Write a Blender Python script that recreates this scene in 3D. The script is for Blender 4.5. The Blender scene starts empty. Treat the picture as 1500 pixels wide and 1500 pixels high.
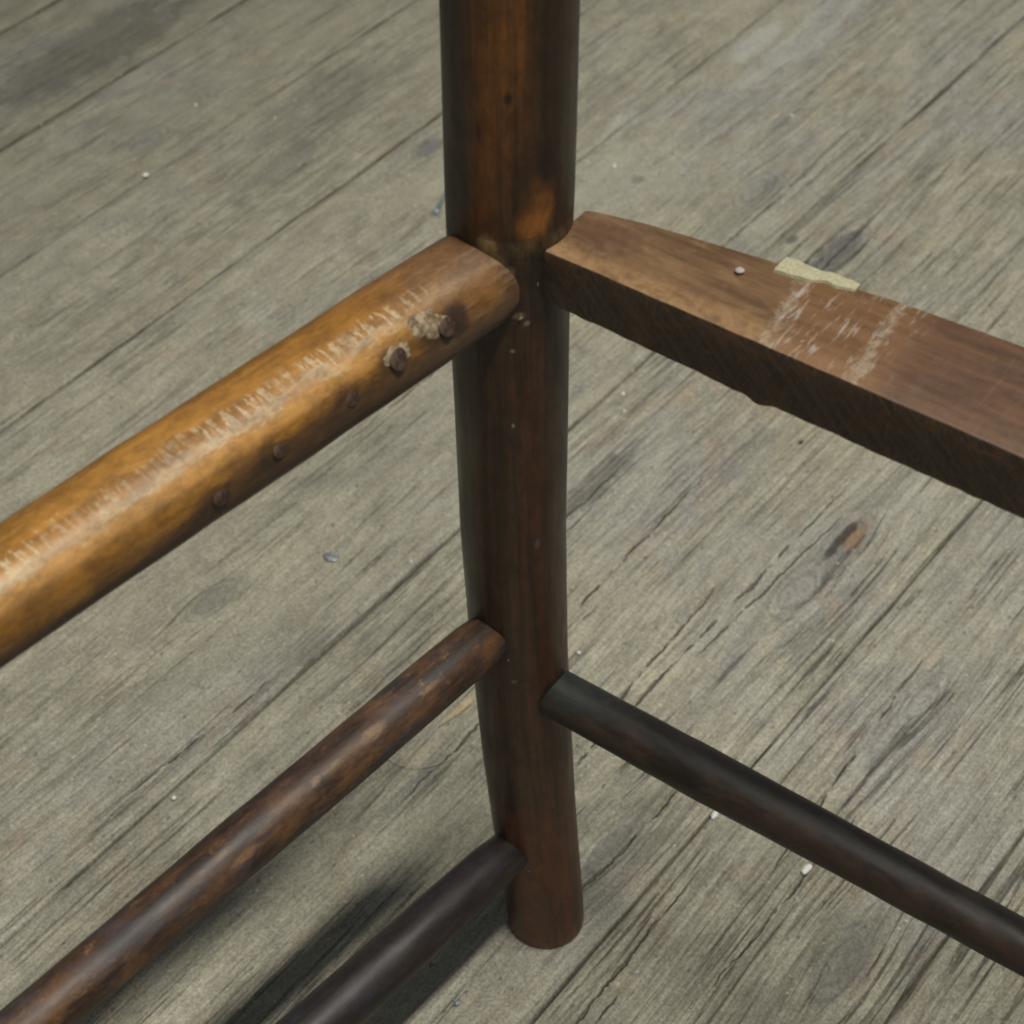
import bpy, math, random
import numpy as np
from mathutils import Vector
random.seed(7); rng = np.random.default_rng(11)
R = math.radians
sc = bpy.context.scene
COL = sc.collection

# ---------------------------------------------------------------- camera
CAM_H, CAM_D = 0.869, 0.568
cd = bpy.data.cameras.new("camera"); cam = bpy.data.objects.new("camera", cd); COL.objects.link(cam)
cam.location = (0, -CAM_D, CAM_H); cam.rotation_euler = (R(45), 0, 0)
cd.sensor_width = 36; cd.lens = 72; cd.clip_start = 0.02; cd.clip_end = 50
cd.dof.use_dof = True; cd.dof.focus_distance = 0.82; cd.dof.aperture_fstop = 20
sc.camera = cam

# ---------------------------------------------------------------- light: a dim room and one ceiling tube
w = bpy.data.worlds.new("World"); sc.world = w; w.use_nodes = True
bg = w.node_tree.nodes["Background"]
bg.inputs[0].default_value = (0.90, 0.98, 1.02, 1); bg.inputs[1].default_value = 0.125
def area(name, loc, target, sx, sy, power, col, roll_dir=None):
    ld = bpy.data.lights.new(name, 'AREA'); ld.shape = 'RECTANGLE'; ld.size = sx; ld.size_y = sy
    ld.energy = power; ld.color = col
    o = bpy.data.objects.new(name, ld); COL.objects.link(o); o.location = loc
    z = (Vector(loc) - Vector(target)).normalized()
    x = Vector(roll_dir); x = (x - z * x.dot(z)).normalized(); y = z.cross(x)
    from mathutils import Matrix
    o.rotation_euler = Matrix((x, y, z)).transposed().to_euler()
    return o
area("ceiling_tube", (0.575, -0.520, 3.0), (0.0, 0.0, 0.0), 1.35, 0.15, 103, (1.0, 0.975, 0.88), (-.670, -.742, 0))
sc.view_settings.view_transform = 'Standard'; sc.view_settings.look = 'None'
sc.view_settings.exposure = 0; sc.view_settings.gamma = 1
sc.render.engine = 'CYCLES'; sc.render.filter_size = 1.9; sc.cycles.filter_width = 1.9

# ---------------------------------------------------------------- node helper
class NT:
    def __init__(s, name):
        s.m = bpy.data.materials.new(name); s.m.use_nodes = True
        s.t = s.m.node_tree; s.t.nodes.clear()
        s.out = s.t.nodes.new('ShaderNodeOutputMaterial')
        s.p = s.t.nodes.new('ShaderNodeBsdfPrincipled')
        s.t.links.new(s.p.outputs[0], s.out.inputs[0])
    def put(s, sock, v):
        if v is None: return
        if isinstance(v, bpy.types.NodeSocket): s.t.links.new(v, sock)
        elif isinstance(v, (tuple, list)):
            v = tuple(v)
            if sock.type == 'RGBA' and len(v) == 3: v = v + (1,)
            sock.default_value = v
        else: sock.default_value = v
    def attr(s, name, out='Vector'):
        n = s.t.nodes.new('ShaderNodeAttribute'); n.attribute_name = name; return n.outputs[out]
    def mul(s, v, k, off=(0, 0, 0)):
        n = s.t.nodes.new('ShaderNodeVectorMath'); n.operation = 'MULTIPLY_ADD'
        s.put(n.inputs[0], v); s.put(n.inputs[1], k); s.put(n.inputs[2], off); return n.outputs[0]
    def noise(s, v, scale=1, detail=3, rough=.55, dist=0.0, col=False):
        n = s.t.nodes.new('ShaderNodeTexNoise'); s.put(n.inputs['Vector'], v)
        n.inputs['Scale'].default_value = scale; n.inputs['Detail'].default_value = detail
        n.inputs['Roughness'].default_value = rough; n.inputs['Distortion'].default_value = dist
        return n.outputs['Color' if col else 'Fac']
    def vor(s, v, scale, feature='F1'):
        n = s.t.nodes.new('ShaderNodeTexVoronoi'); s.put(n.inputs['Vector'], v)
        n.inputs['Scale'].default_value = scale; n.feature = feature; return n.outputs['Distance']
    def math(s, op, a, b=None, c=None, clamp=False):
        n = s.t.nodes.new('ShaderNodeMath'); n.operation = op; n.use_clamp = clamp
        s.put(n.inputs[0], a); s.put(n.inputs[1], b)
        if c is not None: s.put(n.inputs[2], c)
        return n.outputs[0]
    def sep(s, v):
        n = s.t.nodes.new('ShaderNodeSeparateXYZ'); s.put(n.inputs[0], v); return n.outputs
    def comb(s, x, y, z):
        n = s.t.nodes.new('ShaderNodeCombineXYZ'); s.put(n.inputs[0], x); s.put(n.inputs[1], y); s.put(n.inputs[2], z); return n.outputs[0]
    def ss(s, x, a, b, lo=0.0, hi=1.0):
        n = s.t.nodes.new('ShaderNodeMapRange'); n.interpolation_type = 'SMOOTHSTEP'
        s.put(n.inputs['Value'], x)
        if a > b: a, b, lo, hi = b, a, hi, lo
        n.inputs['From Min'].default_value = a; n.inputs['From Max'].default_value = b
        n.inputs['To Min'].default_value = lo; n.inputs['To Max'].default_value = hi
        return n.outputs[0]
    def ramp(s, x, stops):
        n = s.t.nodes.new('ShaderNodeValToRGB'); s.put(n.inputs[0], x); e = n.color_ramp.elements
        while len(e) > 1: e.remove(e[-1])
        e[0].position = stops[0][0]; e[0].color = tuple(stops[0][1]) + (1,)
        for p, c in stops[1:]:
            k = e.new(p); k.color = tuple(c) + (1,)
        return n.outputs[0]
    def mix(s, f, a, b, mode='MIX'):
        n = s.t.nodes.new('ShaderNodeMix'); n.data_type = 'RGBA'; n.blend_type = mode
        s.put(n.inputs[0], f); s.put(n.inputs[6], a); s.put(n.inputs[7], b); return n.outputs[2]
    def bump(s, h, strength=.3, dist=.001, normal=None):
        n = s.t.nodes.new('ShaderNodeBump'); n.inputs['Strength'].default_value = strength
        n.inputs['Distance'].default_value = dist; s.put(n.inputs['Height'], h)
        if normal is not None: s.put(n.inputs['Normal'], normal)
        return n.outputs[0]
    def spot(s, g, c, rad, soft=.5, nz=None, amt=.5):
        """1 inside an ellipsoid at c (material coordinates), ragged by the noise nz"""
        inv = tuple(1 / r for r in rad)
        q = s.mul(g, inv, tuple(-a * b for a, b in zip(c, inv)))
        n = s.t.nodes.new('ShaderNodeVectorMath'); n.operation = 'LENGTH'; s.put(n.inputs[0], q)
        d = n.outputs['Value']
        if nz is not None: d = s.math('ADD', d, s.math('MULTIPLY', s.math('SUBTRACT', nz, .5), amt * 2))
        return s.ss(d, 1 + soft * .5, 1 - soft * .5)
    def done(s, col, rough=.5, normal=None, spec=.5, coat=0.0, coat_rough=.3):
        s.put(s.p.inputs['Base Color'], col); s.put(s.p.inputs['Roughness'], rough)
        s.put(s.p.inputs['Specular IOR Level'], spec)
        if normal is not None: s.put(s.p.inputs['Normal'], normal)
        s.p.inputs['Coat Weight'].default_value = coat; s.p.inputs['Coat Roughness'].default_value = coat_rough
        return s.m

# ---------------------------------------------------------------- object helpers
def mesh_obj(name, verts, faces, mat, parent=None, smooth=True, attrs=None):
    me = bpy.data.meshes.new(name); me.from_pydata([tuple(v) for v in verts], [], faces)
    if smooth: me.polygons.foreach_set('use_smooth', [True] * len(me.polygons))
    for an, data in (attrs or {}).items():
        a = me.attributes.new(an, 'FLOAT_VECTOR', 'POINT'); a.data.foreach_set('vector', np.asarray(data, dtype=np.float32).ravel())
    me.materials.append(mat); me.update()
    o = bpy.data.objects.new(name, me); COL.objects.link(o); o.parent = parent
    return o
def tag(o, label=None, cat=None, group=None, kind=None):
    if label: o['label'] = label
    if cat: o['category'] = cat
    if group: o['group'] = group
    if kind: o['kind'] = kind
    return o
def sines(seed, n, fmin, fmax):
    r = np.random.default_rng(seed)
    f = r.uniform(fmin, fmax, n); p = r.uniform(0, 6.28, n); a = r.uniform(.4, 1, n) / n
    return lambda x: sum(ai * np.sin(fi * x + pi) for ai, fi, pi in zip(a, f, p))

def tube(name, axis, s_list, rad, mat, parent, up, side, segs=40, cap=True, expo=2.0, seed=1, rough_amt=.012):
    """a turned or shaved stick: axis(s) -> point; phi measured from up towards side; attribute g = (side, up, along)"""
    w1 = sines(seed, 5, 15, 60); w2 = sines(seed + 50, 5, 60, 260)
    vs, gs, fs = [], [], []
    up = np.array(up, float); side = np.array(side, float)
    for s in s_list:
        P = np.array(axis(s), float); r = rad(s)
        for k in range(segs):
            ph = 2 * math.pi * k / segs
            c, d = math.cos(ph), math.sin(ph)
            se = (abs(c) ** expo + abs(d) ** expo) ** (-1 / expo)
            rr = r * se * (1 + rough_amt * (w1(s + .03 * math.sin(ph)) * 1.6 + w2(s + .02 * math.cos(ph * 2 + 1))))
            vs.append(P + up * c * rr + side * d * rr); gs.append((d * rr, c * rr, s))
    n = len(s_list)
    for i in range(n - 1):
        for k in range(segs):
            a = i * segs + k; b = i * segs + (k + 1) % segs
            fs.append((a, b, b + segs, a + segs))
    if cap:
        fs.append(tuple(range(segs))[::-1]); fs.append(tuple(range((n - 1) * segs, n * segs)))
    return mesh_obj(name, vs, fs, mat, parent, True, {'g': gs})

# ================================================================ MATERIALS
# --- floor boards: material coordinates g = (across, along, board seed), h = (across bent round the knots, knot nearness, wear)
def floor_material(p0_, p1_):
    n = NT('weathered_floor_wood')
    ed = n.sep(n.attr('e'))[0]
    near_ = lambda p, m: p0_ - m <= p <= p1_ + m
    g = n.attr('g'); h = n.attr('h'); gx, gy, gz = n.sep(g); hx, hk, hw = n.sep(h)
    seed = n.math('MULTIPLY', gz, 7.31)
    def G(kx, ky): return n.comb(n.math('MULTIPLY', hx, kx), n.math('MULTIPLY', gy, ky), seed)
    iso = n.comb(gx, gy, seed)
    big = n.noise(n.mul(iso, (7, 4, 1)), 1, 4, .6)
    mid = n.noise(n.mul(iso, (44, 24, 1)), 1, 6, .68, .8)
    grain = n.noise(G(460, 20), 1, 6, .74, .25)          # fine fibres
    grain2 = n.noise(G(1100, 60), 1, 3, .6)
    ringw = n.noise(G(150, 3.2), 1, 3, .5, .3)          # growth bands
    base = n.ramp(mid, [(.22, (.205, .192, .152)), (.42, (.300, .284, .220)), (.56, (.355, .337, .262)), (.75, (.420, .400, .315))])
    # bluish grey worn zones and yellowish dusty zones
    cool = n.ss(big, .46, .66)
    base = n.mix(n.math('MULTIPLY', cool, .60), base, (.300, .292, .288))
    patch = n.noise(n.mul(iso, (20, 9, 1), (3, 7, 1)), 1, 4, .6, .8)
    base = n.mix(n.ss(patch, .56, .74, 0, .5), base, (.44, .405, .29))
    base = n.mix(n.ss(patch, .44, .26, 0, .50), base, (.165, .158, .148))
    # reddish tinge here and there
    red = n.noise(n.mul(iso, (60, 30, 1), (9, 1, 4)), 1, 3, .6)
    base = n.mix(n.ss(red, .52, .70, 0, .36), base, (.36, .265, .18))
    fib = n.ss(grain, .36, .60, .64, 1.13)
    base = n.mix(.85, base, n.comb(fib, fib, fib), 'MULTIPLY')
    f2 = n.ss(grain2, .36, .62, .80, 1.12)
    base = n.mix(.8, base, n.comb(f2, f2, f2), 'MULTIPLY')
    dn = n.noise(n.mul(iso, (17, 9, 1), (5, 5, 2)), 1, 5, .66, .5)
    dust = n.math('MULTIPLY', n.ss(dn, .40, .60), n.math('SUBTRACT', .90, n.math('MULTIPLY', hw, .62), clamp=True))
    dcol = n.mix(n.ss(mid, .3, .7), (.285, .268, .205), (.395, .372, .285))
    base = n.mix(dust, base, dcol)
    # weathered-out grooves between growth bands
    gv = n.math('MULTIPLY', n.ss(ringw, .47, .34), n.math('MULTIPLY', hw, n.math('SUBTRACT', 1.15, dust)))
    gv2 = n.math('MULTIPLY', n.ss(n.noise(G(330, 8), 1, 4, .66, .3), .43, .32), n.math('ADD', hw, .10))
    groove = n.math('MAXIMUM', n.math('MULTIPLY', gv, .42), n.math('MULTIPLY', gv2, n.ss(n.noise(n.mul(iso, (26, 12, 1), (1, 2, 7)), 1, 4, .6), .38, .60, .18, 1.0)), clamp=True)
    base = n.mix(n.math('MULTIPLY', groove, .66), base, (.075, .068, .056))
    # rings of the knots
    kr = n.math('SINE', n.math('MULTIPLY', n.math('ADD', hk, n.math('MULTIPLY', mid, .5)), 26))
    kz = n.ss(hk, .15, .75)
    base = n.mix(n.math('MULTIPLY', kz, n.ss(kr, .1, .9, 0, .38)), base, (.085, .082, .075))
    base = n.mix(n.math('MULTIPLY', n.ss(hk, .45, .95), n.ss(mid, .35, .6, .15, .5)), base, (.19, .19, .19))
    # individual long checks
    wob = n.math('SUBTRACT', n.noise(n.comb(0, n.math('MULTIPLY', gy, 34), 3), 1, 6, .72), .5)
    fine = n.ss(n.noise(n.comb(n.math('MULTIPLY', gx, 60), n.math('MULTIPLY', gy, 30), 1), 1, 4, .7), .36, .70, 0, 1)
    cr = 0.0
    for p0, sl, a0, a1, wd in [(-.038, .02, .04, .40, .0022), (-.049, -.03, .10, .27, .0012), (-.028, .05, .20, .37, .0010), (-.212, .07, -.06, .06, .0016),
                               (.012, .04, .02, .16, .0014), (.052, -.02, -.1, .09, .0016), (.060, .0, -.16, .02, .0020), (-.107, -.02, .12, .36, .0010),
                               (-.098, .0, .02, .22, .0012), (-.155, .01, .14, .34, .0010), (.075, -.06, .10, .30, .0012), (-.172, .02, .42, .62, .0014),
                               (-.158, -.03, .44, .66, .0016), (-.186, .03, .40, .60, .0012), (-.225, .02, .50, .66, .0012), (.095, .02, .02, .22, .0010), (-.300, .02, .20, .48, .0009)]:
        if not near_(p0, .012): continue
        d = n.math('ABSOLUTE', n.math('SUBTRACT', n.math('ADD', gx, n.math('MULTIPLY', wob, .0085)), n.math('ADD', n.math('MULTIPLY', gy, sl), p0 - sl * (a0 + a1) / 2)))
        win = n.math('MULTIPLY', n.ss(gy, a0, a0 + (a1 - a0) * .35), n.ss(gy, a1, a1 - (a1 - a0) * .35))
        wid = n.math('MULTIPLY', n.math('MULTIPLY', win, fine), wd * .85)
        m = n.math('MULTIPLY', n.ss(n.math('SUBTRACT', d, wid), .00045, -.0005), n.ss(fine, .02, .25))
        m = n.math('MULTIPLY', m, n.ss(win, .02, .2))
        cr = m if cr == 0.0 else n.math('MAXIMUM', cr, m)
    base = n.mix(n.math('MULTIPLY', cr, .62), base, (.030, .027, .020))
    # stains with a shape of their own
    nz = n.noise(n.mul(iso, (55, 40, 1)), 1, 4, .7); nz2 = n.noise(n.mul(iso, (160, 110, 1)), 1, 4, .7)
    g0 = n.comb(gx, gy, 0)
    for c, r, colr, k, am in [((-.0104, .3462, 0), (.0050, .013, 1), (.24, .135, .060), .65, 1.3), ((-.0145, .338, 0), (.0028, .024, 1), (.035, .03, .025), .8, 1.1),
                          ((-.1563, .2854, 0), (.009, .034, 1), (.11, .105, .09), .65, 1.4), ((.0146, .067, 0), (.012, .036, 1), (.15, .145, .12), .5, 1.3),
                          ((.1362, .0883, 0), (.012, .030, 1), (.14, .135, .12), .45, 1.4), ((-.3165, .5611, 0), (.0040, .0055, 1), (.06, .065, .065), .85, .4),
                          ((-.1599, .5744, 0), (.010, .030, 1), (.10, .10, .10), .65, .9), ((-.1923, .5689, 0), (.0035, .006, 1), (.07, .07, .08), .7, .5),
                          ((-.165, .545, 0), (.008, .012, 1), (.10, .10, .105), .7, .7), ((-.0785, .3971, 0), (.0016, .0022, 1), (.02, .018, .015), .9, .3),
                          ((-.3667, .6064, 0), (.008, .022, 1), (.42, .42, .37), .6, .9), ((-.3473, .7673, 0), (.010, .035, 1), (.45, .45, .41), .6, .9),
                          ((-.32, .80, 0), (.013, .10, 1), (.43, .43, .40), .5, 1.), ((-.4603, .5016, 0), (.008, .014, 1), (.14, .14, .14), .6, .9),
                          ((-.2764, .0764, 0), (.010, .020, 1), (.18, .17, .14), .4, 1.4), ((.06, -.02, 0), (.014, .03, 1), (.15, .145, .13), .4, 1.3),
                          ((-.085, .02, 0), (.016, .05, 1), (.40, .38, .30), .35, .9), ((-.33, .565, 0), (.03, .05, 1), (.38, .37, .30), .45, .9),
                          ((-.56, .50, 0), (.03, .07, 1), (.15, .145, .13), .35, .9), ((-.53, .42, 0), (.012, .04, 1), (.14, .14, .13), .45, .9),
                          ((-.75, .45, 0), (.03, .10, 1), (.10, .095, .085), .5, .9), ((-.10, .045, 0), (.004, .03, 1), (.11, .115, .12), .4, .9)]:
        if not near_(c[0], r[0] * 1.8): continue
        m = n.spot(g0, c, r, .7, nz if r[0] > .006 else nz2, am)
        base = n.mix(n.math('MULTIPLY', m, k), base, colr)
    falloff_tone = float(np.interp((p0_ + p1_) / 2, [-.80, -.65, -.54, -.42, -.28, -.08], [.66, .78, .86, .93, .97, .95]))
    base = n.mix(1, base, (falloff_tone, falloff_tone * .99, falloff_tone * .98), 'MULTIPLY')  # boards darken towards the far left: lamp falloff put into the colour
    # grime packed in the seams
    sj = n.math('MULTIPLY', n.ss(ed, .15, .75), n.ss(n.noise(n.comb(0, n.math('MULTIPLY', gy, 22), seed), 1, 3, .6), .36, .58, (.0 if p0_ > -.49 else .15), (.34 if p0_ > -.49 else .66)))
    base = n.mix(sj, base, (.030, .026, .018))
    # grit and dust specks
    v = n.vor(n.mul(iso, (1, 1, 1)), 150); v2 = n.vor(n.mul(iso, (1, 1, 1), (4, 2, 0)), 70)
    rare = n.ss(n.noise(n.mul(iso, (30, 30, 1)), 1, 2, .5), .50, .60)
    base = n.mix(n.math('MULTIPLY', n.ss(v, .15, .08), n.math('MULTIPLY', rare, .6)), base, (.56, .54, .47))
    base = n.mix(n.math('MULTIPLY', n.ss(v2, .10, .05), .55), base, (.50, .40, .26))
    v3 = n.vor(n.mul(iso, (1, .6, 1), (1, 8, 0)), 110)
    base = n.mix(n.math('MULTIPLY', n.ss(v3, .13, .06), .6), base, (.07, .07, .065))
    # grain of old dust (mottle)
    mot = n.ss(n.noise(n.mul(iso, (800, 700, 1)), 1, 3, .75), .34, .66, .72, 1.26)
    base = n.mix(1, base, n.comb(mot, mot, mot), 'MULTIPLY')
    hgt = n.math('ADD', n.math('MULTIPLY', grain, .5), n.math('MULTIPLY', mid, .6))
    hgt = n.math('SUBTRACT', hgt, n.math('MULTIPLY', groove, 1.1))
    hgt = n.math('SUBTRACT', hgt, n.math('MULTIPLY', cr, 1.6))
    b = n.bump(hgt, 1.0, .0013)
    return n.done(base, n.ss(mid, .3, .7, .62, .5), b, .35)

# --- brown stained wood shared pieces; g = (side, up, along) in metres
def stick_wood(name, dark, light, wear, wear_lo=.56, wear_hi=.66, rough=.42, kx=260, kz=14, wear_amt=.9, painted_sheen=None, seed=0, bump=.35, extra=None, front=None, coat=.25):
    n = NT(name); g = n.attr('g')
    st = n.noise(n.mul(g, (kx, kx, kz), (seed, 0, seed)), 1, 5, .62)
    md = n.noise(n.mul(g, (70, 70, 22), (0, seed, 3)), 1, 4, .65, .5)
    bl = n.noise(n.mul(g, (28, 28, 9), (seed, 4, 1)), 1, 3, .6)
    col = n.mix(n.ss(st, .34, .66), dark, light)
    col = n.mix(n.ss(bl, .35, .65, .55, 0), col, dark)
    if painted_sheen: col = n.mix(n.ss(md, .48, .62, 0, .55), col, painted_sheen)  # reflected sheen painted into the base colour in patches
    wr = n.noise(n.mul(g, (230, 230, 110), (seed * 2, 1, 5)), 1, 6, .76, .3)
    wm = n.math('MULTIPLY', n.ss(wr, wear_lo, wear_hi), n.ss(bl, .38, .6, .25, 1))
    col = n.mix(n.math('MULTIPLY', wm, wear_amt), col, wear)
    hgt = n.math('ADD', n.math('MULTIPLY', st, .5), n.math('MULTIPLY', wr, .35)); rg = n.ss(md, .3, .7, rough - .08, rough + .12)
    if kz != 10:
        gz = n.sep(g)[2]; sk = n.ss(n.math('ADD', gz, n.math('MULTIPLY', n.math('SUBTRACT', md, .5), .010)), .0245, .0190)
        col = n.mix(n.math('MULTIPLY', sk, .75), col, (.016, .012, .009))
    if extra: col, hgt, rg = extra(n, g, col, hgt, rg, st, md, bl)
    mo = n.ss(n.noise(n.mul(g, (150, 150, 85), (8, 8, 8)), 1, 7, .82), .34, .66, .70, 1.34)
    col = n.mix(1, col, n.comb(mo, mo, mo), 'MULTIPLY')
    fn = n.noise(n.mul(g, (900, 900, 500)), 1, 2, .6)
    hgt = n.math('ADD', hgt, n.math('MULTIPLY', fn, .18))
    return n.done(col, rg, n.bump(hgt, bump, .0006), .45, coat, .35)

def leg_extra(n, g, col, hgt, rg, st, md, bl):
    x, y, z = n.sep(g)      # side = +x, up = -y (towards the room), along = height
    front = n.ss(y, -.004, .012)
    cen = n.math('MULTIPLY', n.ss(x, -.017, -.007), n.ss(x, .012, -.002))
    fade = n.ss(z, .43, .53)
    m = n.math('MULTIPLY', n.math('MULTIPLY', cen, front), fade)
    m = n.math('MULTIPLY', m, n.ss(st, .28, .68, .30, 1))
    col = n.mix(n.math('MULTIPLY', m, .80), col, (.215, .075, .013))
    # dark right flank of the upper post; olive left edge with fill light in its colour
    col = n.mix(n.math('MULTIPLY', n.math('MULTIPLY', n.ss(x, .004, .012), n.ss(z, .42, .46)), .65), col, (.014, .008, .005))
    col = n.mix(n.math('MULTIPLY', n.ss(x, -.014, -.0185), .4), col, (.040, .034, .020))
    # reddish lower half
    lo = n.math('MULTIPLY', n.ss(z, .42, .32), n.ss(x, -.010, .006))
    col = n.mix(n.math('MULTIPLY', lo, n.ss(st, .35, .65, .1, .6)), col, (.085, .027, .011))
    ft = n.math('MULTIPLY', n.ss(z, .17, .08), n.ss(md, .40, .62))
    col = n.mix(n.math('MULTIPLY', ft, .5), col, (.15, .045, .014))
    rim = n.math('MULTIPLY', n.ss(z, .016, .004), n.ss(st, .3, .6)); col = n.mix(n.math('MULTIPLY', rim, .6), col, (.16, .055, .02))
    nz = n.noise(n.mul(g, (300, 300, 170)), 1, 6, .78, .4)
    for c, r, cc, k in [((.009, .019, .4625), (.0048, .02, .0110), (.24, .085, .016), .7), ((.0065, .02, .456), (.0045, .02, .0050), (.28, .10, .018), .65),
                        ((.012, .019, .478), (.0028, .02, .008), (.012, .008, .006), .8), ((-.010, .018, .4925), (.0009, .02, .0035), (.01, .006, .004), .85),
                        ((-.0003, .02, .5065), (.0012, .02, .0020), (.01, .007, .004), .9), ((-.0165, .01, .470), (.004, .02, .010), (.016, .014, .008), .7),
                        ((.005, .02, .473), (.004, .02, .012), (.016, .010, .006), .6),
                        ((-.0075, .02, .4465), (.0030, .02, .0042), (.44, .30, .13), .8), ((-.0040, .02, .4400), (.0026, .02, .0038), (.34, .22, .09), .7),
                        ((-.0005, .02, .4365), (.0020, .02, .0026), (.40, .27, .12), .7),
                        ((.0028, .02, .4180), (.0022, .02, .0013), (.26, .19, .11), .7), ((.0060, .02, .414), (.0010, .02, .001), (.35, .26, .2), .5),
                        ((.001, .02, .402), (.0008, .02, .0008), (.30, .24, .17), .6), ((.0008, .02, .3665), (.0005, .02, .0009), (.35, .28, .2), .6),
                        ((.0095, .02, .302), (.0010, .02, .0022), (.12, .12, .11), .7), ((.003, .02, .2165), (.0011, .02, .0018), (.14, .04, .02), .5),
                        ((-.002, .02, .2190), (.0012, .02, .0012), (.20, .12, .06), .6)]:
        col = n.mix(n.math('MULTIPLY', n.spot(g, c, r, 1.3, nz, 1.0), k), col, cc)
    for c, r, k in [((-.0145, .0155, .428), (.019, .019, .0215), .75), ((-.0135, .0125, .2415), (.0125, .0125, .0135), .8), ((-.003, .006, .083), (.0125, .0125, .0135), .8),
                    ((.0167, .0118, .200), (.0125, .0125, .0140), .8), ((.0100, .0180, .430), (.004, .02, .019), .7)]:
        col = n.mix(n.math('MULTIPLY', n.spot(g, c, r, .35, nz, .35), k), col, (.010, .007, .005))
    # scribed ring with old varnish caught in it
    band = n.math('MULTIPLY', n.ss(n.math('ABSOLUTE', n.math('SUBTRACT', z, .4465)), .0050, .0015), n.ss(nz, .38, .64, .0, .55))
    col = n.mix(n.math('MULTIPLY', band, n.ss(x, -.012, .004)), col, (.120, .085, .030))
    ln = n.ss(n.math('ABSOLUTE', n.math('SUBTRACT', z, .4500)), .0009, .0003)
    hgt = n.math('SUBTRACT', hgt, n.math('MULTIPLY', ln, .2))
    return col, hgt, rg

def honey_extra(n, g, col, hgt, rg, st, md, bl):
    x, y, s = n.sep(g)
    phi = n.math('ARCTAN2', x, y)                              # 0 on top, + towards the room
    nz = n.noise(n.mul(g, (150, 150, 60)), 1, 4, .7); nzs = n.math('MULTIPLY', n.math('SUBTRACT', nz, .5), .9)
    p2 = n.math('ADD', phi, nzs)
    # brown shadowless stain low on the room side and underneath
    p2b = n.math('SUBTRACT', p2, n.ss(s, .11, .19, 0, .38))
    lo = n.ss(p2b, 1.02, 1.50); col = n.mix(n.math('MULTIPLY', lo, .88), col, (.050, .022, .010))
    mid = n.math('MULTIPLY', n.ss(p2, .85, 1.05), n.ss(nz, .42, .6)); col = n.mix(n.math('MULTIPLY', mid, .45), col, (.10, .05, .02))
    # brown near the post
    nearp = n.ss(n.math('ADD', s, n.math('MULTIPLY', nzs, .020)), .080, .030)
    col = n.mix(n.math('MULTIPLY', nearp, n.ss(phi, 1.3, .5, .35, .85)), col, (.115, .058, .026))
    pale = n.math('MULTIPLY', n.ss(s, .06, .038), n.ss(n.noise(n.mul(g, (420, 420, 40)), 1, 3, .6), .5, .68))
    col = n.mix(n.math('MULTIPLY', pale, .40), col, (.21, .145, .10))
    # light ridge under the scuff band
    rdg = n.math('MULTIPLY', n.ss(phi, .60, .80), n.ss(phi, 1.10, .90)); rdg = n.math('MULTIPLY', rdg, n.ss(s, .045, .10))
    col = n.mix(n.math('MULTIPLY', rdg, .55), col, (.47, .25, .075))
    # scuff band: pale strip with short cross scratches
    solid = n.math('MULTIPLY', n.ss(p2, .45, .56), n.ss(p2, .78, .66)); solid = n.math('MULTIPLY', solid, n.ss(s, .055, .085, .25, 1))
    tooth_n = n.noise(n.comb(n.math('MULTIPLY', s, 330), n.math('MULTIPLY', phi, 1.3), 2), 1, 3, .65)
    wv = n.math('SINE', n.math('ADD', n.math('MULTIPLY', s, 1250), n.math('ADD', n.math('MULTIPLY', tooth_n, 17), n.math('MULTIPLY', phi, 2.4))))
    tooth = n.math('MULTIPLY', n.ss(wv, -.05, .65), n.math('MULTIPLY', n.ss(p2, .08, .28), n.ss(p2, .66, .56)))
    tooth = n.math('MULTIPLY', tooth, n.ss(s, .042, .060))
    patchy = n.ss(n.noise(n.mul(g, (60, 60, 55), (2, 2, 2)), 1, 3, .6), .34, .55, .30, 1)
    sc_ = n.math('MULTIPLY', n.math('MAXIMUM', n.math('MULTIPLY', solid, .60), n.math('MULTIPLY', tooth, .70)), patchy)
    sc_ = n.math('MULTIPLY', sc_, n.ss(n.noise(n.mul(g, (700, 700, 420)), 1, 4, .75), .36, .56, .35, 1))
    col = n.mix(sc_, col, (.42, .34, .22))
    # dark grime round each tack, with the shade of its hollow painted in
    for ts, ph in TACKS:
        c = (.0170 * math.sin(ph), .0170 * math.cos(ph), ts)
        m = n.spot(g, (c[0], c[1], c[2] + .003), (.0055, .0055, .0075), 1.2, n.noise(n.mul(g, (330, 330, 170)), 1, 5, .75), 1.2)
        col = n.mix(n.math('MULTIPLY', m, .72), col, (.030, .017, .010))
    m = n.spot(g, (.0158, .006, .0455), (.006, .007, .006), .6, nz, .8); col = n.mix(n.math('MULTIPLY', m, .8), col, (.020, .012, .008))
    hgt = n.math('ADD', hgt, n.math('MULTIPLY', sc_, .4)); rg = n.math('ADD', rg, n.math('MULTIPLY', sc_, .3), clamp=True)
    return col, hgt, rg

TACKS = [(.0500, R(67)), (.0725, R(67)), (.0940, R(76)), (.1255, R(79)), (.1500, R(88))]

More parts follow.
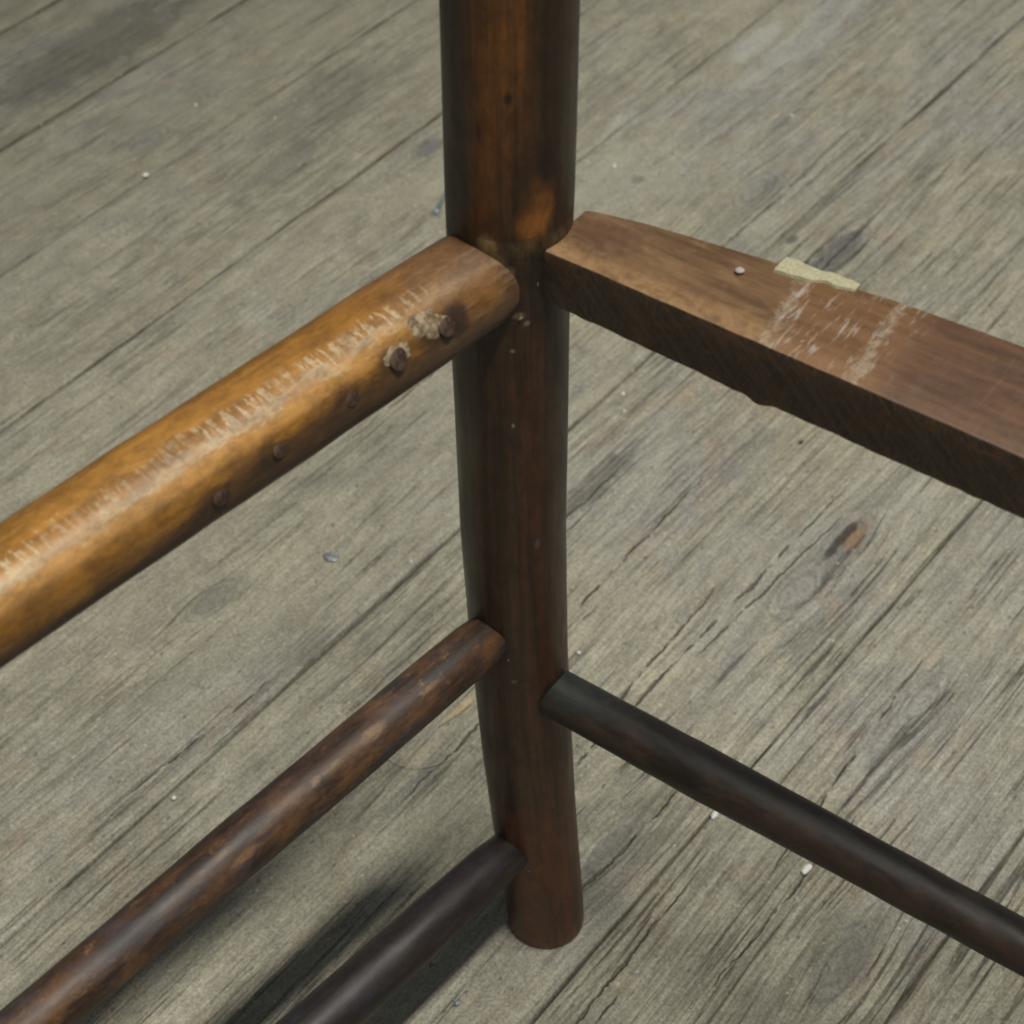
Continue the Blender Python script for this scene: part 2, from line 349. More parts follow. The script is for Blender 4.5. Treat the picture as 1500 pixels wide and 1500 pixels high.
def board_material():      # g = (along, across from the room edge, height)
    n = NT('seat_board_wood'); g = n.attr('g'); e, a, z = n.sep(g)
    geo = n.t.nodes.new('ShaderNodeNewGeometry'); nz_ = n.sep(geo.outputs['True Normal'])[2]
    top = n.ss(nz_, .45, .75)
    st = n.noise(n.mul(g, (25, 210, 60)), 1, 5, .62, .4); md = n.noise(n.mul(g, (60, 120, 20)), 1, 4, .6, .5)
    nz = n.noise(n.mul(g, (230, 230, 60)), 1, 4, .7)
    tcol = n.mix(n.ss(st, .30, .70), (.078, .040, .017), (.160, .090, .042))
    tcol = n.mix(n.ss(md, .5, .7, 0, .5), tcol, (.22, .135, .068))
    tcol = n.mix(n.math('MULTIPLY', n.ss(a, .013, .004), n.ss(nz, .35, .6, .3, .7)), tcol, (.27, .155, .068))
    tcol = n.mix(n.math('MULTIPLY', n.spot(g, (.030, .018, 0), (.013, .008, 9), 1.3, nz, 1.1), .6), tcol, (.075, .034, .018))
    tcol = n.mix(n.ss(n.noise(n.mul(g, (90, 160, 20), (3, 3, 3)), 1, 5, .75), .45, .65, 0, .5), tcol, (.085, .046, .022))
    tcol = n.mix(n.ss(a, .0, .0, 0, 1), tcol, tcol)
    # worn rubbed zone with whitish cross strokes
    zone = n.math('MULTIPLY', n.ss(n.math('ADD', e, n.math('MULTIPLY', a, .15)), .101, .106), 1.0)
    tcol = n.mix(n.math('MULTIPLY', zone, n.ss(nz, .35, .6, .1, .6)), tcol, (.135, .058, .022))
    edge1 = n.math('MULTIPLY', n.ss(n.math('ABSOLUTE', n.math('SUBTRACT', n.math('ADD', e, n.math('MULTIPLY', n.math('SUBTRACT', nz, .5), .013)), n.math('ADD', .1045, n.math('MULTIPLY', a, -.16)))), .0035, .0008), 1)
    edge2 = n.ss(n.math('ABSOLUTE', n.math('SUBTRACT', n.math('ADD', e, n.math('MULTIPLY', n.math('SUBTRACT', nz, .5), .013)), n.math('ADD', .1365, n.math('MULTIPLY', a, -.12)))), .0032, .0008)
    tcol = n.mix(n.math('MULTIPLY', n.math('MAXIMUM', edge1, edge2), n.ss(n.noise(n.mul(g, (330, 200, 10)), 1, 4, .75), .36, .62, .0, .50)), tcol, (.34, .30, .235))
    strokes = n.noise(n.mul(g, (520, 70, 10), (0, 0, 0)), 1, 4, .65, .6)
    tcol = n.mix(n.math('MULTIPLY', n.math('MULTIPLY', zone, n.ss(e, .145, .132, .35, 1)), n.ss(strokes, .53, .68, 0, .62)), tcol, (.36, .315, .275))
    tcol = n.mix(n.ss(n.math('ADD', e, n.math('MULTIPLY', n.math('SUBTRACT', nz, .5), .02)), .134, .150, 0, .78), tcol, n.mix(n.ss(st, .3, .7), (.050, .028, .019), (.105, .052, .028)))
    # sawn edge: dark with slanting saw marks
    saw = n.noise(n.comb(n.math('ADD', n.math('MULTIPLY', e, 900), n.math('MULTIPLY', z, 900)), n.math('MULTIPLY', e, 30), n.math('MULTIPLY', z, 30)), 1, 3, .6)
    fl = n.noise(n.mul(g, (60, 200, 140)), 1, 5, .7)
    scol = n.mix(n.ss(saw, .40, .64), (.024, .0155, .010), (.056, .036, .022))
    sx = n.noise(n.comb(n.math('MULTIPLY', e, 700), n.math('MULTIPLY', z, 260), 4), 1, 3, .7)
    scol = n.mix(n.ss(sx, .48, .66, 0, .6), scol, (.085, .052, .030))
    scol = n.mix(n.ss(fl, .50, .70, 0, .8), scol, (.095, .042, .016))
    scol = n.mix(n.math('MULTIPLY', n.ss(z, -.021, -.026), n.ss(fl, .4, .6, .2, .8)), scol, (.13, .06, .025))
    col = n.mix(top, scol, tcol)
    hgt = n.math('ADD', n.math('MULTIPLY', st, .4), n.math('MULTIPLY', n.math('MULTIPLY', saw, n.math('SUBTRACT', 1, top)), .45))
    return n.done(col, n.ss(nz, .3, .7, .38, .60), n.bump(hgt, .55, .0006), .45, .12, .35)

M_LEG = stick_wood('dark_post_wood', (.0235, .0130, .0068), (.062, .027, .0115), (.15, .05, .012), .64, .74, .46, kx=330, kz=10, wear_amt=.6, extra=leg_extra, coat=.12)
M_LEG2 = stick_wood('plain_post_wood', (.0125, .0070, .0038), (.048, .019, .0075), (.15, .05, .012), .64, .74, .46, kx=330, kz=10, wear_amt=.6, coat=.12)
M_HONEY = stick_wood('honey_rail_wood', (.180, .078, .012), (.290, .138, .024), (.36, .19, .05), .60, .75, .48, kx=170, kz=9, wear_amt=.4, seed=2, extra=honey_extra, coat=.15, bump=.25)
def rub_extra(n, g, col, hgt, rg, st, md, bl):
    nz = n.noise(n.mul(g, (210, 210, 90), (4, 4, 4)), 1, 5, .75)
    bro = n.noise(n.mul(g, (85, 85, 26), (6, 1, 2)), 1, 4, .62)
    col = n.mix(n.ss(bro, .47, .66, 0, .65), col, (.120, .056, .022))
    for c, r, k in [((.0050, .0095, .0905), (.0020, .0022, .0048), .75), ((.0056, .0092, .0965), (.0012, .0016, .0030), .6), ((.0052, .0094, .1140), (.0011, .0016, .0050), .5), ((.0052, .0094, .1230), (.0014, .0016, .0020), .6), ((.0085, .0070, .1630), (.0010, .0016, .0060), .4), ((.0060, .0090, .0600), (.0009, .0014, .0045), .45)]:
        col = n.mix(n.math('MULTIPLY', n.spot(g, c, r, 1.2, nz, 1.7), k * .75), col, (.25, .145, .06))
    return col, hgt, rg
M_RUNG = stick_wood('worn_brown_rung_wood', (.016, .0100, .0080), (.062, .030, .015), (.22, .110, .045), .55, .69, .50, kx=240, kz=24, wear_amt=.5, painted_sheen=(.046, .038, .044), seed=5, coat=.06, extra=rub_extra)
M_RUNG_DK = stick_wood('blackened_rung_wood', (.0100, .0078, .0082), (.028, .017, .0140), (.16, .055, .018), .66, .74, .48, kx=240, kz=14, wear_amt=.6, painted_sheen=(.020, .020, .029), seed=9, coat=.08)
def green_extra(n, g, col, hgt, rg, st, md, bl):
    x, y, s = n.sep(g)
    col = n.mix(n.math('MULTIPLY', n.ss(s, .07, .03), n.ss(y, -.002, .006, 0, .7)), col, (.030, .034, .031))
    col = n.mix(n.math('MULTIPLY', n.ss(x, .002, .008), n.ss(md, .42, .6, 0, .5)), col, (.058, .028, .013))
    return col, hgt, rg
M_RUNG_R = stick_wood('grimy_dark_rung_wood', (.0100, .0085, .0070), (.026, .0175, .0120), (.10, .042, .016), .62, .72, .50, kx=240, kz=12, wear_amt=.65, painted_sheen=(.022, .021, .020), seed=13, extra=green_extra, coat=.06)
M_BOARD = board_material()
def plain(name, c1, c2, sc_=400, rough=.6, metal=0.0, bump=.3):
    n = NT(name); tc = n.t.nodes.new('ShaderNodeTexCoord').outputs['Object']
    z = n.noise(tc, sc_, 4, .7); col = n.mix(n.ss(z, .35, .65), c1, c2)
    n.p.inputs['Metallic'].default_value = metal
    return n.done(col, rough, n.bump(z, bump, .0006), .4)
M_TACK = plain('rusty_tack_metal', (.030, .017, .012), (.095, .058, .042), 500, .6, .15)
M_CHIP = plain('brown_glue_bits', (.09, .06, .035), (.20, .15, .09), 900, .8)
M_CLOTH = plain('torn_cloth_shreds', (.085, .055, .028), (.30, .235, .15), 420, .95, 0.0, .12)
M_FOAM = plain('yellowed_foam', (.27, .245, .155), (.37, .345, .235), 900, .95)
M_WHITE = plain('white_plaster_crumb', (.62, .62, .60), (.85, .85, .83), 900, .7)
M_PINKISH = plain('pinkish_white_crumb', (.29, .23, .22), (.36, .30, .29), 900, .7)
M_STEEL = plain('bluish_steel', (.28, .36, .42), (.50, .58, .62), 300, .35, .6)
M_SLIVER = plain('pale_wood_sliver', (.34, .26, .15), (.52, .42, .27), 300, .8)
M_DIRT = plain('packed_floor_dirt', (.045, .040, .030), (.12, .11, .085), 60, .95)
M_GLASSY = plain('grey_glassy_chip', (.12, .13, .15), (.34, .35, .36), 300, .15)

# ================================================================ FLOOR
AL = R(37.5)
NP = np.array([math.cos(AL), -math.sin(AL)]); AP = np.array([math.sin(AL), math.cos(AL)])
floor_o = mesh_obj('floor', [(-2.6, -2.2, -.006), (2.6, -2.2, -.006), (2.6, 3.0, -.006), (-2.6, 3.0, -.006)], [(0, 1, 2, 3)], M_DIRT, None, False)
tag(floor_o, kind='structure')
# knots: across, along, radius, stretch
KN = [(-.0104, .345, .011, 2.6), (-.0127, .2888, .015, 2.2), (-.160, .585, .014, 2.4), (-.2764, .0764, .010, 2.4), (-.4603, .5016, .010, 2.2),
      (.1362, .0883, .013, 2.4), (.006, .075, .011, 2.8), (-.055, .235, .006, 3.0), (-.243, .60, .012, 2.6), (.085, .26, .010, 3.0), (-.63, .38, .011, 2.4), (-.33, .25, .008, 2.6)]
SEAMS = [-1.46, -1.30, -1.19, -1.06, -.94, -.825, -.707, -.598, -.481, -.365, -.200, .035, .170, .300, .42, .58, .70, .84, .98]
def vnoise(x, y, seed):
    r = np.random.default_rng(seed); T = r.random((64, 64))
    xi = np.floor(x).astype(int); yi = np.floor(y).astype(int); fx = x - xi; fy = y - yi
    fx = fx * fx * (3 - 2 * fx); fy = fy * fy * (3 - 2 * fy)
    a = T[xi % 64, yi % 64]; b = T[(xi + 1) % 64, yi % 64]; c = T[xi % 64, (yi + 1) % 64]; d = T[(xi + 1) % 64, (yi + 1) % 64]
    return (a * (1 - fx) + b * fx) * (1 - fy) + (c * (1 - fx) + d * fx) * fy
for pi in range(len(SEAMS) - 1):
    p0, p1 = SEAMS[pi], SEAMS[pi + 1]; near = -.95 < p0 and p1 < .45
    step = .0020 if near else .012
    nu = max(4, int((p1 - p0) / step)); us = np.linspace(p0, p1, nu)
    us = np.concatenate([[p0, p0 + .0004, p0 + .0010], us[1:-1], [p1 - .0010, p1 - .0004, p1]])
    if near: vsl = np.concatenate([np.arange(-1.6, -.36, .06), np.arange(-.36, 1.25, .0042), np.arange(1.25, 2.2, .06)])
    else: vsl = np.arange(-1.6, 2.2, .03)
    Ug, Vg = np.meshgrid(us, vsl, indexing='ij')
    gap = .0001 if p0 > -.49 else .0006
    tilt = rng.uniform(-.0005, .0005); lift = rng.uniform(-.0006, .0004)
    Z = lift + tilt * (Ug - p0) / (p1 - p0) + .0010 * (vnoise(Ug * 22 + 5, Vg * 6 + pi * 3, pi) - .5) + .0007 * (vnoise(Ug * 80 + 9, Vg * 18 + 20, pi + 90) - .5) + .0005 * (vnoise(Ug * 260 + 40, Vg * 26 + 30, pi + 50) - .5)
    e = np.minimum(Ug - p0, p1 - Ug)
    hx0 = Ug + .004 * (vnoise(Ug * 12 + 7, Vg * 9 + 11 * pi, 31) - .5)
    for ku, kv, ka, ks in KN:
        du = Ug - ku; dv = (Vg - kv) / ks; r2 = du * du + dv * dv
        hx0 = hx0 - du * (ka * ka) / (r2 + ka * ka) * .9 * np.exp(-r2 / (6 * ka) ** 2)
    ragged = .0014 * vnoise(Vg * 55 + 40, np.full_like(Vg, 3.3 + pi), 7) * (vnoise(Vg * 9 + 30, np.full_like(Vg, 1.3 + pi), 8)) * 2
    Z = Z - np.where(e < .00001, .0035, 0) - np.where((e >= .00001) & (e < .0006), .0014 * vnoise(Vg * 14 + 30, np.full_like(Vg, 5.1 + pi), 9), 0) - .0009 * np.exp(-(e / .005) ** 2) + .0012 * (vnoise(hx0 * 170 + 33, Vg * 9 + 21, 401) - .5) / (1 + np.exp(-(Ug + .10) / .05))
    # edge verts pulled in by the ragged gap
    U2 = Ug.copy()
    inl = np.where(Ug - p0 < .0015, 1, 0); inr = np.where(p1 - Ug < .0015, 1, 0)
    g0 = gap * .5 * (vnoise(Vg * 7 + 30, np.full_like(Vg, 2.2 + pi), 10) * 1.6) + ragged * .5
    U2 = U2 + inl * g0 - inr * g0
    hx = Ug.copy() + .0035 * (vnoise(Ug * 10 + 7, Vg * 7 + 11 * pi, 31) - .5); hk = np.zeros_like(Ug)
    for ku, kv, ka, ks in KN:
        du = Ug - ku; dv = (Vg - kv) / ks; r2 = du * du + dv * dv
        hx -= du * (ka * ka) / (r2 + ka * ka) * .9 * np.exp(-r2 / (6 * ka) ** 2)
        hk = np.maximum(hk, np.exp(-r2 / (ka * ka) * 0.9))
    wear = .25 + .75 / (1 + np.exp(-(Ug + .22) / .06)) * (.55 + .6 * vnoise(Ug * 14 + 5, Vg * 5 + 8, 77))
    wear = np.where(Ug < -.365, .18 + .3 * vnoise(Ug * 14 + 35, Vg * 4 + 8, 78), wear)
    wear += .5 * np.exp(-(((Ug + .18) / .06) ** 2 + ((Vg - .56) / .12) ** 2))
    X = U2 * NP[0] + Vg * AP[0]; Y = U2 * NP[1] + Vg * AP[1]
    co = np.stack([X, Y, Z], -1).reshape(-1, 3)
    nU, nV = Ug.shape
    idx = np.arange(nU * nV).reshape(nU, nV)
    q = np.stack([idx[:-1, :-1], idx[:-1, 1:], idx[1:, 1:], idx[1:, :-1]], -1).reshape(-1, 4)[:, ::-1]
    me = bpy.data.meshes.new('plank'); me.vertices.add(len(co)); me.vertices.foreach_set('co', co.astype(np.float32).ravel())
    me.loops.add(q.size); me.loops.foreach_set('vertex_index', q.astype(np.int32).ravel())
    me.polygons.add(len(q)); me.polygons.foreach_set('loop_start', np.arange(0, q.size, 4, dtype=np.int32))
    me.update(calc_edges=True); me.validate()
    me.polygons.foreach_set('use_smooth', [True] * len(me.polygons))
    ec = np.where(e < .0006, 1.0, 0.0) * np.ones_like(Vg)
    for an, dat in (('g', (Ug, Vg, np.full_like(Ug, (pi * 1.37) % 9))), ('h', (hx, hk, wear)), ('e', (ec, ec, ec))):
        a = me.attributes.new(an, 'FLOAT_VECTOR', 'POINT'); a.data.foreach_set('vector', np.stack(dat, -1).astype(np.float32).ravel())
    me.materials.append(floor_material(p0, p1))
    o = bpy.data.objects.new('plank', me); COL.objects.link(o); o.parent = floor_o

# ================================================================ CHAIR
chair = bpy.data.objects.new('chair', None); COL.objects.link(chair); chair.empty_display_size = .1
tag(chair, 'old brown wooden chair frame without a seat standing on grey floorboards', 'chair')
uL = np.array([-.670, -.742, 0]); sL = np.array([.742, -.670, 0])       # side rails run this way; room side of them
uR = np.array([.817, -.577, 0]); sR = np.array([-.577, -.817, 0])       # back rails
UP = np.array([0, 0, 1.])
LS, LB, LF = .37, .35, .43                                              # side, back, front lengths

def interp(xs, ys): return lambda s: float(np.interp(s, xs, ys))
leg_x = interp([0, .029, .06, .10, .151, .22, .297, .40, 1.2], [.0172, .0152, .0128, .0098, .0066, .0029, .0004, -.0008, -.0004])
leg_y = interp([0, .03, .082, .15, .235, .32, 1.2], [.0132, .0118, .0088, .0055, .0022, 0, 0])
leg_r = interp([0, .0012, .004, .029, .15, .22, .30, .395, .463, 1.2], [.0176, .0186, .0190, .0192, .0203, .0205, .0210, .0214, .0222, .0222])
def post(base, top_z, mat, mir=1, seed=3, detail=True):
    base = np.array(base, float)
    ss = np.unique(np.concatenate([[0, .0012, .004, .008], np.arange(.015, top_z, .008 if detail else .02), [top_z]]))
    return tube('leg', lambda s: base + np.array([leg_x(s) * mir, leg_y(s), s]), ss, leg_r, mat, chair, (0, -1, 0), (1, 0, 0), 56 if detail else 24, seed=seed, rough_amt=.006)
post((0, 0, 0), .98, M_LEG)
cFL = uL * LS; cBR = uR * LB
post(cBR, .98, M_LEG2, -1, 8, False)
cFR = cFL + uR * LF
post(cFL, .455, M_LEG2, 1, 9, False)
post(cFR, .455, M_LEG2, -1, 10, False)

def stick(name, A, B, rad, mat, side, expo=2.0, seed=1, segs=36, step=.004, amt=.012, s0=0.0):
    A = np.array(A, float); B = np.array(B, float); L = np.linalg.norm(B - A); u = (B - A) / L
    up = UP - u * u[2]; up /= np.linalg.norm(up); sd = np.array(side, float)
    return tube(name, lambda s: A + u * s, np.arange(s0, L + step, step), rad, mat, chair, up, sd, segs, expo=expo, seed=seed, rough_amt=amt)
# left seat rail (honey coloured, with tacks)
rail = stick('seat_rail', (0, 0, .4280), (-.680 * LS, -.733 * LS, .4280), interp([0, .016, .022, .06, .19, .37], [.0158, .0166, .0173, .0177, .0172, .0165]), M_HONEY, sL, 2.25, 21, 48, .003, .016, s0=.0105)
rail['label'] = 'honey coloured rounded seat rail with scuff marks and tacks'
# left rungs
r1 = stick('rung', (.003, .002, .2415), (-.659 * LS + .003, -.752 * LS + .002, .2415), interp([0, .019, .028, .06, .15, .37], [.0096, .0099, .0108, .0112, .0113, .0100]), M_RUNG, sL, 2.0, 31, amt=.022)
r1['label'] = 'worn brown rung with orange bare specks'
r2 = stick('rung', (.011, .0085, .0830), (-.669 * LS + .011, -.743 * LS + .0085, .0830), interp([0, .019, .030, .07, .16, .37], [.0096, .0100, .0111, .0121, .0131, .0105]), M_RUNG_DK, sL, 2.0, 37, amt=.020)
r2['label'] = 'blackish lowest rung'
# back rung
r3 = stick('rung', UP * .2000 - sR * .0045, cBR + UP * .2000 - sR * .003, interp([0, .02, .09, .16, .35], [.0102, .0108, .0113, .0104, .0098]), M_RUNG_R, sR, 2.0, 43, amt=.022)
r3['label'] = 'dark grimy rung running to the right'
# rails and rungs on the sides behind the camera
for zz, rr, nm in [(.42, .0165, 'seat_rail'), (.19, .010, 'rung')]:
    stick(nm, cFL + UP * zz, cFR + UP * zz, lambda s, r=rr: r, M_RUNG_DK, sR, seed=51, segs=20, step=.02)
for zz, rr, nm in [(.42, .0165, 'seat_rail'), (.21, .010, 'rung'), (.07, .010, 'rung')]:
    dv = (cFR - cBR) / np.linalg.norm(cFR - cBR)
    stick(nm, cBR + UP * zz, cFR + UP * zz, lambda s, r=rr: r, M_RUNG_DK, (dv[1], -dv[0], 0), seed=57, segs=20, step=.02)

# flat sawn seat board at the back; cross-section with eased edges
back_w = interp([.0185, .0205, .0397, .0817, .1017, .1281, .20, .30, .35], [.0276, .0287, .0333, .0396, .0412, .0452, .050, .045, .040])
bot_z = interp([.018, .0296, .0764, .0965, .1002, .1040, .1075, .1104, .1559, .35], [-.0224, -.0230, -.0240, -.0248, -.0254, -.0266, -.0258, -.0245, -.0248, -.0245])
bw = sines(71, 6, 200, 900); bw2 = sines(72, 5, 100, 500)
vs, gs, fs = [], [], []
stn = np.arange(.0185, LB - .012, .0016)
for s in stn:
    W = back_w(s); bz = bot_z(s) + .0006 * bw(s); fo = .00030 * bw2(s)
    prof = [(0 + fo, bz + .0012), (0 + fo, bz * .5), (0 + fo, -.0012), (.0004 + fo, -.0004), (.0014 + fo, 0), (W * .3, .0001), (W * .65, 0), (W - .0014, -.0001), (W - .0004, -.0006), (W, -.0016),
            (W, bz * .5), (W, bz + .0015), (W - .001, bz), (W * .5, bz), (.0012 + fo, bz)]
    for a, z in prof:
        P = uR * s - sR * (a - .0088) + UP * (.4440 + z); vs.append(P); gs.append((s, a, z))
m = 15
for i in range(len(stn) - 1):
    for k in range(m):
        a = i * m + k; b = i * m + (k + 1) % m; fs.append((a, a + m, b + m, b))
fs.append(tuple(range(m))); fs.append(tuple(range((len(stn) - 1) * m, len(stn) * m))[::-1])
board = mesh_obj('seat_board', vs, fs, M_BOARD, chair, True, {'g': gs})
board['label'] = 'flat sawn seat board with rubbed top and dark saw marked edge'
md_ = board.modifiers.new('split', 'EDGE_SPLIT'); md_.split_angle = R(40)

# --- small lumps
def blob(name, loc, size, mat, parent=None, seed=0, rot=(0, 0, 0), rough=.25, sub=2, expo=1.0):
    import bmesh
    bm = bmesh.new(); bmesh.ops.create_icosphere(bm, subdivisions=sub, radius=1)
    r = random.Random(seed)
    ph = [(r.uniform(1, 3.5), r.uniform(0, 6), r.choice('xyz')) for _ in range(6)]
    for v in bm.verts:
        d = sum(math.sin(getattr(v.co, c) * f * 2 + p) for f, p, c in ph) / 6
        v.co *= 1 + rough * d
        v.co = Vector((v.co.x * size[0], v.co.y * size[1], v.co.z * size[2]))
    me = bpy.data.meshes.new(name); bm.to_mesh(me); bm.free()
    me.polygons.foreach_set('use_smooth', [True] * len(me.polygons)); me.materials.append(mat)
    o = bpy.data.objects.new(name, me); COL.objects.link(o); o.location = loc; o.rotation_euler = rot; o.parent = parent
    return o
def frame_rot(normal, xdir):
    from mathutils import Matrix
    z = Vector(normal).normalized(); x = Vector(xdir); x = (x - z * x.dot(z)).normalized(); y = z.cross(x)
    return Matrix((x, y, z)).transposed().to_euler()
# tacks driven into the honey rail: domed, slightly dented heads with a thin rim
def tack_mesh():
    vs, fs = [(0, 0, .0012)], []
    prof = [(.0012, .00115), (.0023, .0008), (.0030, .00035), (.0033, 0), (.0032, -.0004)]
    N = 18
    for r_, z_ in prof:
        for k in range(N):
            a = 2 * math.pi * k / N; q = 1 + .05 * math.sin(3 * a + r_ * 900); vs.append((r_ * q * math.cos(a), r_ * q * math.sin(a), z_))
    for k in range(N): fs.append((0, 1 + k, 1 + (k + 1) % N))
    for i in range(len(prof) - 1):
        for k in range(N):
            a = 1 + i * N + k; b = 1 + i * N + (k + 1) % N; fs.append((a, a + N, b + N, b))
    me = bpy.data.meshes.new('tack'); me.from_pydata(vs, [], fs); me.polygons.foreach_set('use_smooth', [True] * len(me.polygons)); me.materials.append(M_TACK); return me
TM = tack_mesh(); uRail = np.array([-.680, -.733, 0])
for i, (ts, ph) in enumerate(TACKS):
    nrm = UP * math.cos(ph) + sL * math.sin(ph)
    rr = .0176
    P = uRail * ts + UP * .428 + nrm * (rr + (.0010 if i < 2 else .0001))
    o = bpy.data.objects.new('tack', TM); COL.objects.link(o); o.parent = rail
    o.location = P; o.rotation_euler = frame_rot(nrm + uL * random.uniform(-.15, .15), uL)
    k = [1.05, 1.15, .85, .78, .95][i]; o.scale = (k * 1.05, k * 1.05, .5)
# shreds of cloth held by the two tacks nearest the post
def shred(cs, cph, ls, lph, seed, thick=.0012):
    r = np.random.default_rng(seed); N = 40
    vs, fs = [], []
    ph0 = r.uniform(0, 6.28, 4)
    for ring, k in enumerate([0, .35, .7, .92, 1.0]):
        for j in range(N):
            a = 2 * math.pi * j / N
            q = k * (1 + .22 * math.sin(2 * a + ph0[0]) + .12 * math.sin(5 * a + ph0[1]) + .07 * math.sin(11 * a + ph0[2]))
            s = cs + ls * q * math.cos(a); ph = cph + lph * q * math.sin(a)
            se_ = (abs(math.cos(ph)) ** 2.25 + abs(math.sin(ph)) ** 2.25) ** (-1 / 2.25)
            h = .01765 * se_ + thick * (1.1 + .22 * math.sin(s * 2600 + ph * 5 + ph0[3]) * math.sin(ph * 23 + s * 900)) * (1 - k ** 4) - (.0005 if k == 1 else 0)
            vs.append(np.array([-.680, -.733, 0]) * s + UP * .428 + (UP * math.cos(ph) + sL * math.sin(ph)) * h)
    for i in range(4):
        for j in range(N):
            a = i * N + j; b = i * N + (j + 1) % N; fs.append((a, b, b + N, a + N))
    o = mesh_obj('cloth_shred', vs, fs, M_CLOTH, rail, True); o['label'] = 'pale torn cloth shred under a tack'; return o
shred(.0565, R(54), .0075, R(17), 1, .00025)
shred(.0722, R(63), .0052, R(15), 2, .0002)
# joint glue crumbs where rail and board meet the post
def crumb_on_post(x, z, size, mat, seed, nm='glue_crumb'):
    r_ = leg_r(z); x0 = leg_x(z); dx = x - x0; y = leg_y(z) - math.sqrt(max(r_ * r_ - dx * dx, 0))
    o = blob(nm, (x, y, z), size, mat, chair, seed, (0, 0, random.uniform(0, 3)), .3, 2); return o
# yellow foam scrap stuck on the far edge of the board
vs, fs, rows = [], [], 26
fw = sines(81, 6, 150, 900); fw2 = sines(82, 6, 150, 900)
for i in range(rows):
    t = i / (rows - 1); s = .0885 + t * .0270; W = back_w(s)
    a0 = W - .0062 + .0036 * t + .0012 * fw(s) * 2; a1 = W + .0026 - .0010 * t + .0010 * fw2(s) * 2
    hgt = .0012 * (1 - .4 * t) + .0004 * fw2(s + .3)
    for a, z in [(a0, -.0003), (a0 + .0004, hgt * .75), ((a0 + a1) / 2, hgt), (a1, hgt * .8), (a1 + .0003, -.0020)]:
        vs.append(uR * s - sR * (a - .0088) + UP * (.4443 + z))
for i in range(rows - 1):
    for k in range(5):
        a = i * 5 + k; b = i * 5 + (k + 1) % 5; fs.append((a, b, b + 5, a + 5))
fs.append((4, 3, 2, 1, 0)); fs.append(tuple(range((rows - 1) * 5, rows * 5)))
fo_ = mesh_obj('foam_scrap', vs, fs, M_FOAM, board, False); fo_['label'] = 'torn strip of yellowed foam stuck to the far edge'
crumb_on_post(.0032, .4170, (.0014, .0005, .0007), M_CHIP, 3)
crumb_on_post(.0088, .4300, (.0003, .0003, .0010), M_CHIP, 4)
crumb_on_post(-.0015, .2330, (.0007, .0004, .0006), M_CHIP, 5)
crumb_on_post(.0080, .0735, (.0006, .0004, .0005), M_CHIP, 6)

# ================================================================ LOOSE THINGS
def onfloor(p, a, z=0): return Vector((p * NP[0] + a * AP[0], p * NP[1] + a * AP[1], z))
b_ = blob('crumb', tuple(uR * .0794 - sR * (.0273 - .0088) + UP * .4452), (.0018, .0017, .0006), M_PINKISH, None, 12, (0, 0, 0), .15)
tag(b_, 'small round pinkish white crumb lying on top of the flat seat board', 'crumb')
SP = [(-.5992, .3494, .0026, 'bluish white chip lying on the board seam at the far left', 1.6, M_WHITE), (-.6327, .4359, .0020, 'pale crumb on the floor at the upper left, farthest from the rail', 1.0, M_WHITE),
      (-.3388, .5629, .0024, 'bright white crumb on the floor just above the flat seat board', 1.2, M_WHITE), (-.1914, .3658, .0019, 'upper of two white crumbs below the flat board, right of the post', 1.2, M_WHITE),
      (-.1814, .3531, .0015, 'lower of two white crumbs below the flat board, right of the post', 1., M_WHITE), (.0375, .1250, .0031, 'shiny white flake touching the lower edge of the right rung', 1.6, M_WHITE),
      (.0938, .1251, .0030, 'pale elongated flake below the far right end of the dark rung', 2.2, M_WHITE), (-.0852, .1727, .0018, 'small white crumb beside the post just above the right rung joint', 1., M_WHITE),
      (-.1944, -.0388, .0019, 'lone white crumb on the floor left of the worn brown rung', 1.2, M_WHITE), (-.2716, .6960, .0016, 'white crumb near the top right of the floor', 1., M_WHITE),
      (-.3903, .4267, .0015, 'tiny white crumb just left of the post above the honey rail', 1., M_WHITE), (.0006, -.0442, .0027, 'greyish chip on the floor right of the lowest rung', 1.4, M_GLASSY),
      (-.575, .46, .0012, 'tiny white speck on the plank left of the upper post', 1.2, M_WHITE), (-.205, .17, .0014, 'tiny white speck between the honey rail and the worn rung', 1., M_WHITE)]
for i, (p, a, r_, lab, el, mt) in enumerate(SP):
    o = blob('crumb', onfloor(p, a, r_ * .35), (r_ * el * .62, r_ * .62, r_ * .5), mt, None, 100 + i, (0, 0, R(52 + (i * 37) % 50 - 25)), .3)
    tag(o, lab, 'crumb', 'white crumbs on the floor')
# metal nail lying by the post
def rod(name, A, B, r, mat, head=0, parent=None):
    A = Vector(A); B = Vector(B); u = (B - A).normalized(); s = Vector((0, 0, 1)); s = (s - u * s.dot(u)).normalized(); t = u.cross(s)
    st = [(0, r * .3), (.01, r), (.97, r), (1, r * .8)]
    if head: st = [(0, head * .8), (.005, head), (.05, head), (.06, r), (.92, r), (1, r * .15)]
    N = 14; vs, fs = [], []
    for f, rr in st:
        for k in range(N):
            a = 2 * math.pi * k / N; vs.append(A + (B - A) * f + s * math.cos(a) * rr + t * math.sin(a) * rr)
    for i in range(len(st) - 1):
        for k in range(N):
            a = i * N + k; b = i * N + (k + 1) % N; fs.append((a, b, b + N, a + N))
    fs.append(tuple(range(N))[::-1]); fs.append(tuple(range((len(st) - 1) * N, len(st) * N)))
    return mesh_obj(name, vs, fs, mat, parent, True)
c0 = Vector((-.0537, .5945, .0022)); c1 = Vector((-.0440, .6290, .0020))
nl = rod('nail', c0, c1, .0017, M_STEEL, .0030); tag(nl, 'short bluish steel nail lying on the floor half behind the upper post', 'nail')
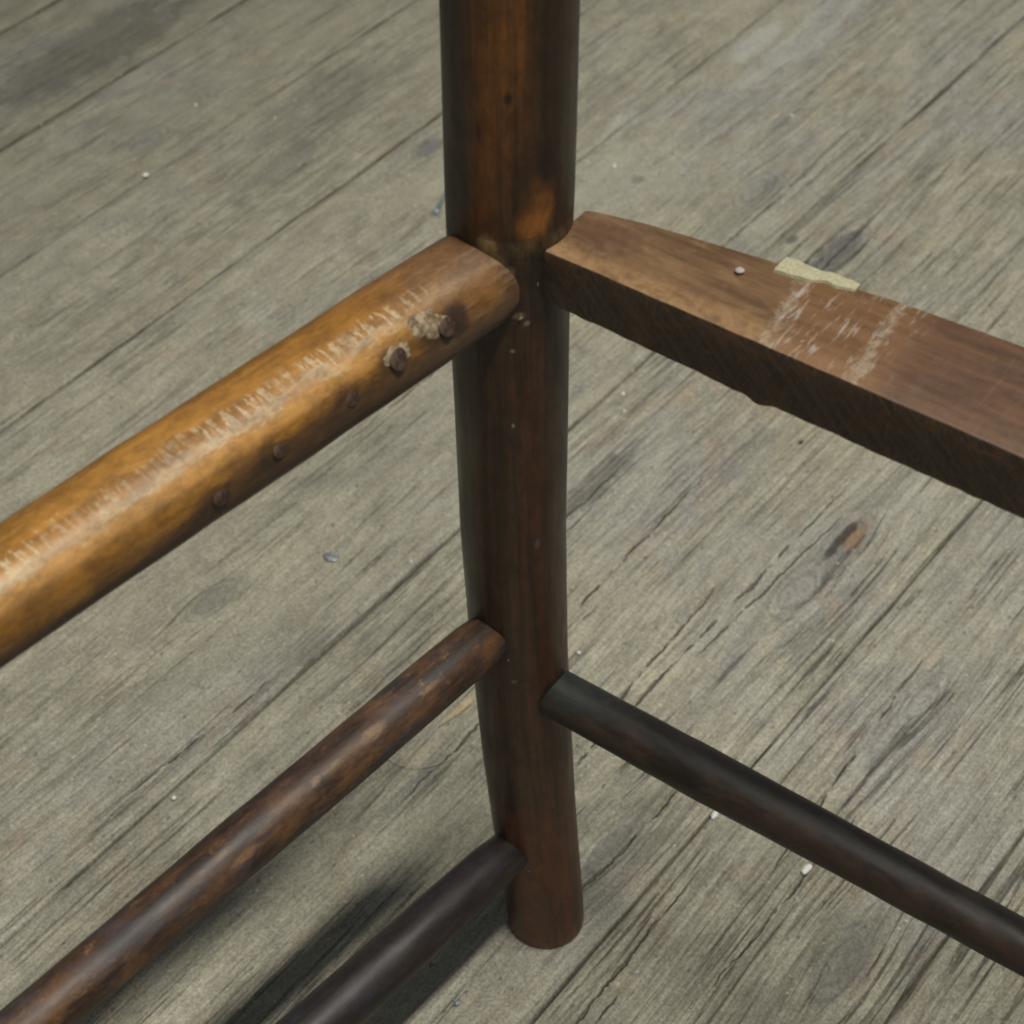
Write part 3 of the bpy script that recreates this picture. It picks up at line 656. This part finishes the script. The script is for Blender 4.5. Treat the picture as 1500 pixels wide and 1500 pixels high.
# glassy disc
import bmesh
dsc = blob('glass_chip', onfloor(-.244, .1436, .0012), (.0052, .0038, .0013), M_GLASSY, None, 44, (0, 0, R(-30)), .12)
tag(dsc, 'small shiny grey disc on the floor between the honey rail and the worn rung', 'chip')
# wood sliver and thin straw curl
sl = onfloor(-.1128, .0967); d_ = Vector((AP[0] * .9 + .15, AP[1], 0)).normalized(); px = Vector((d_.y, -d_.x, 0))
vs = [sl - d_ * .013 + Vector((0, 0, .0006)), sl - d_ * .002 + px * .0018 + Vector((0, 0, .0006)), sl + d_ * .010 + px * .0026 + Vector((0, 0, .0008)), sl + d_ * .016 + Vector((0, 0, .0012)),
      sl + d_ * .006 - px * .0024 + Vector((0, 0, .0007)), sl - d_ * .006 - px * .0012 + Vector((0, 0, .0006))]
vs = vs + [v + Vector((0, 0, .0011)) - (v - sl) * .08 for v in vs]
fs = [(5, 4, 3, 2, 1, 0), (6, 7, 8, 9, 10, 11)] + [(i, (i + 1) % 6, (i + 1) % 6 + 6, i + 6) for i in range(6)]
o = mesh_obj('wood_sliver', vs, fs, M_SLIVER, None, False); tag(o, 'pale pointed wood sliver on the floor beside the post under the worn rung', 'sliver')
cu = bpy.data.curves.new('straw', 'CURVE'); cu.dimensions = '3D'; cu.bevel_depth = .00022; cu.bevel_resolution = 2
sp = cu.splines.new('BEZIER'); pts = [(-.071, .118, .0012), (-.060, .109, .0022), (-.049, .107, .0018), (-.034, .112, .0010)]
sp.bezier_points.add(3)
for bp, p in zip(sp.bezier_points, pts): bp.co = p; bp.handle_left_type = bp.handle_right_type = 'AUTO'
tmp = bpy.data.objects.new('tmp', cu); COL.objects.link(tmp)
bpy.context.view_layer.update()
me = bpy.data.meshes.new_from_object(tmp.evaluated_get(bpy.context.evaluated_depsgraph_get())); bpy.data.objects.remove(tmp)
me.materials.clear(); me.materials.append(M_SLIVER)
o = bpy.data.objects.new('straw', me); COL.objects.link(o); tag(o, 'thin curved straw fibre on the floor under the worn rung', 'straw')
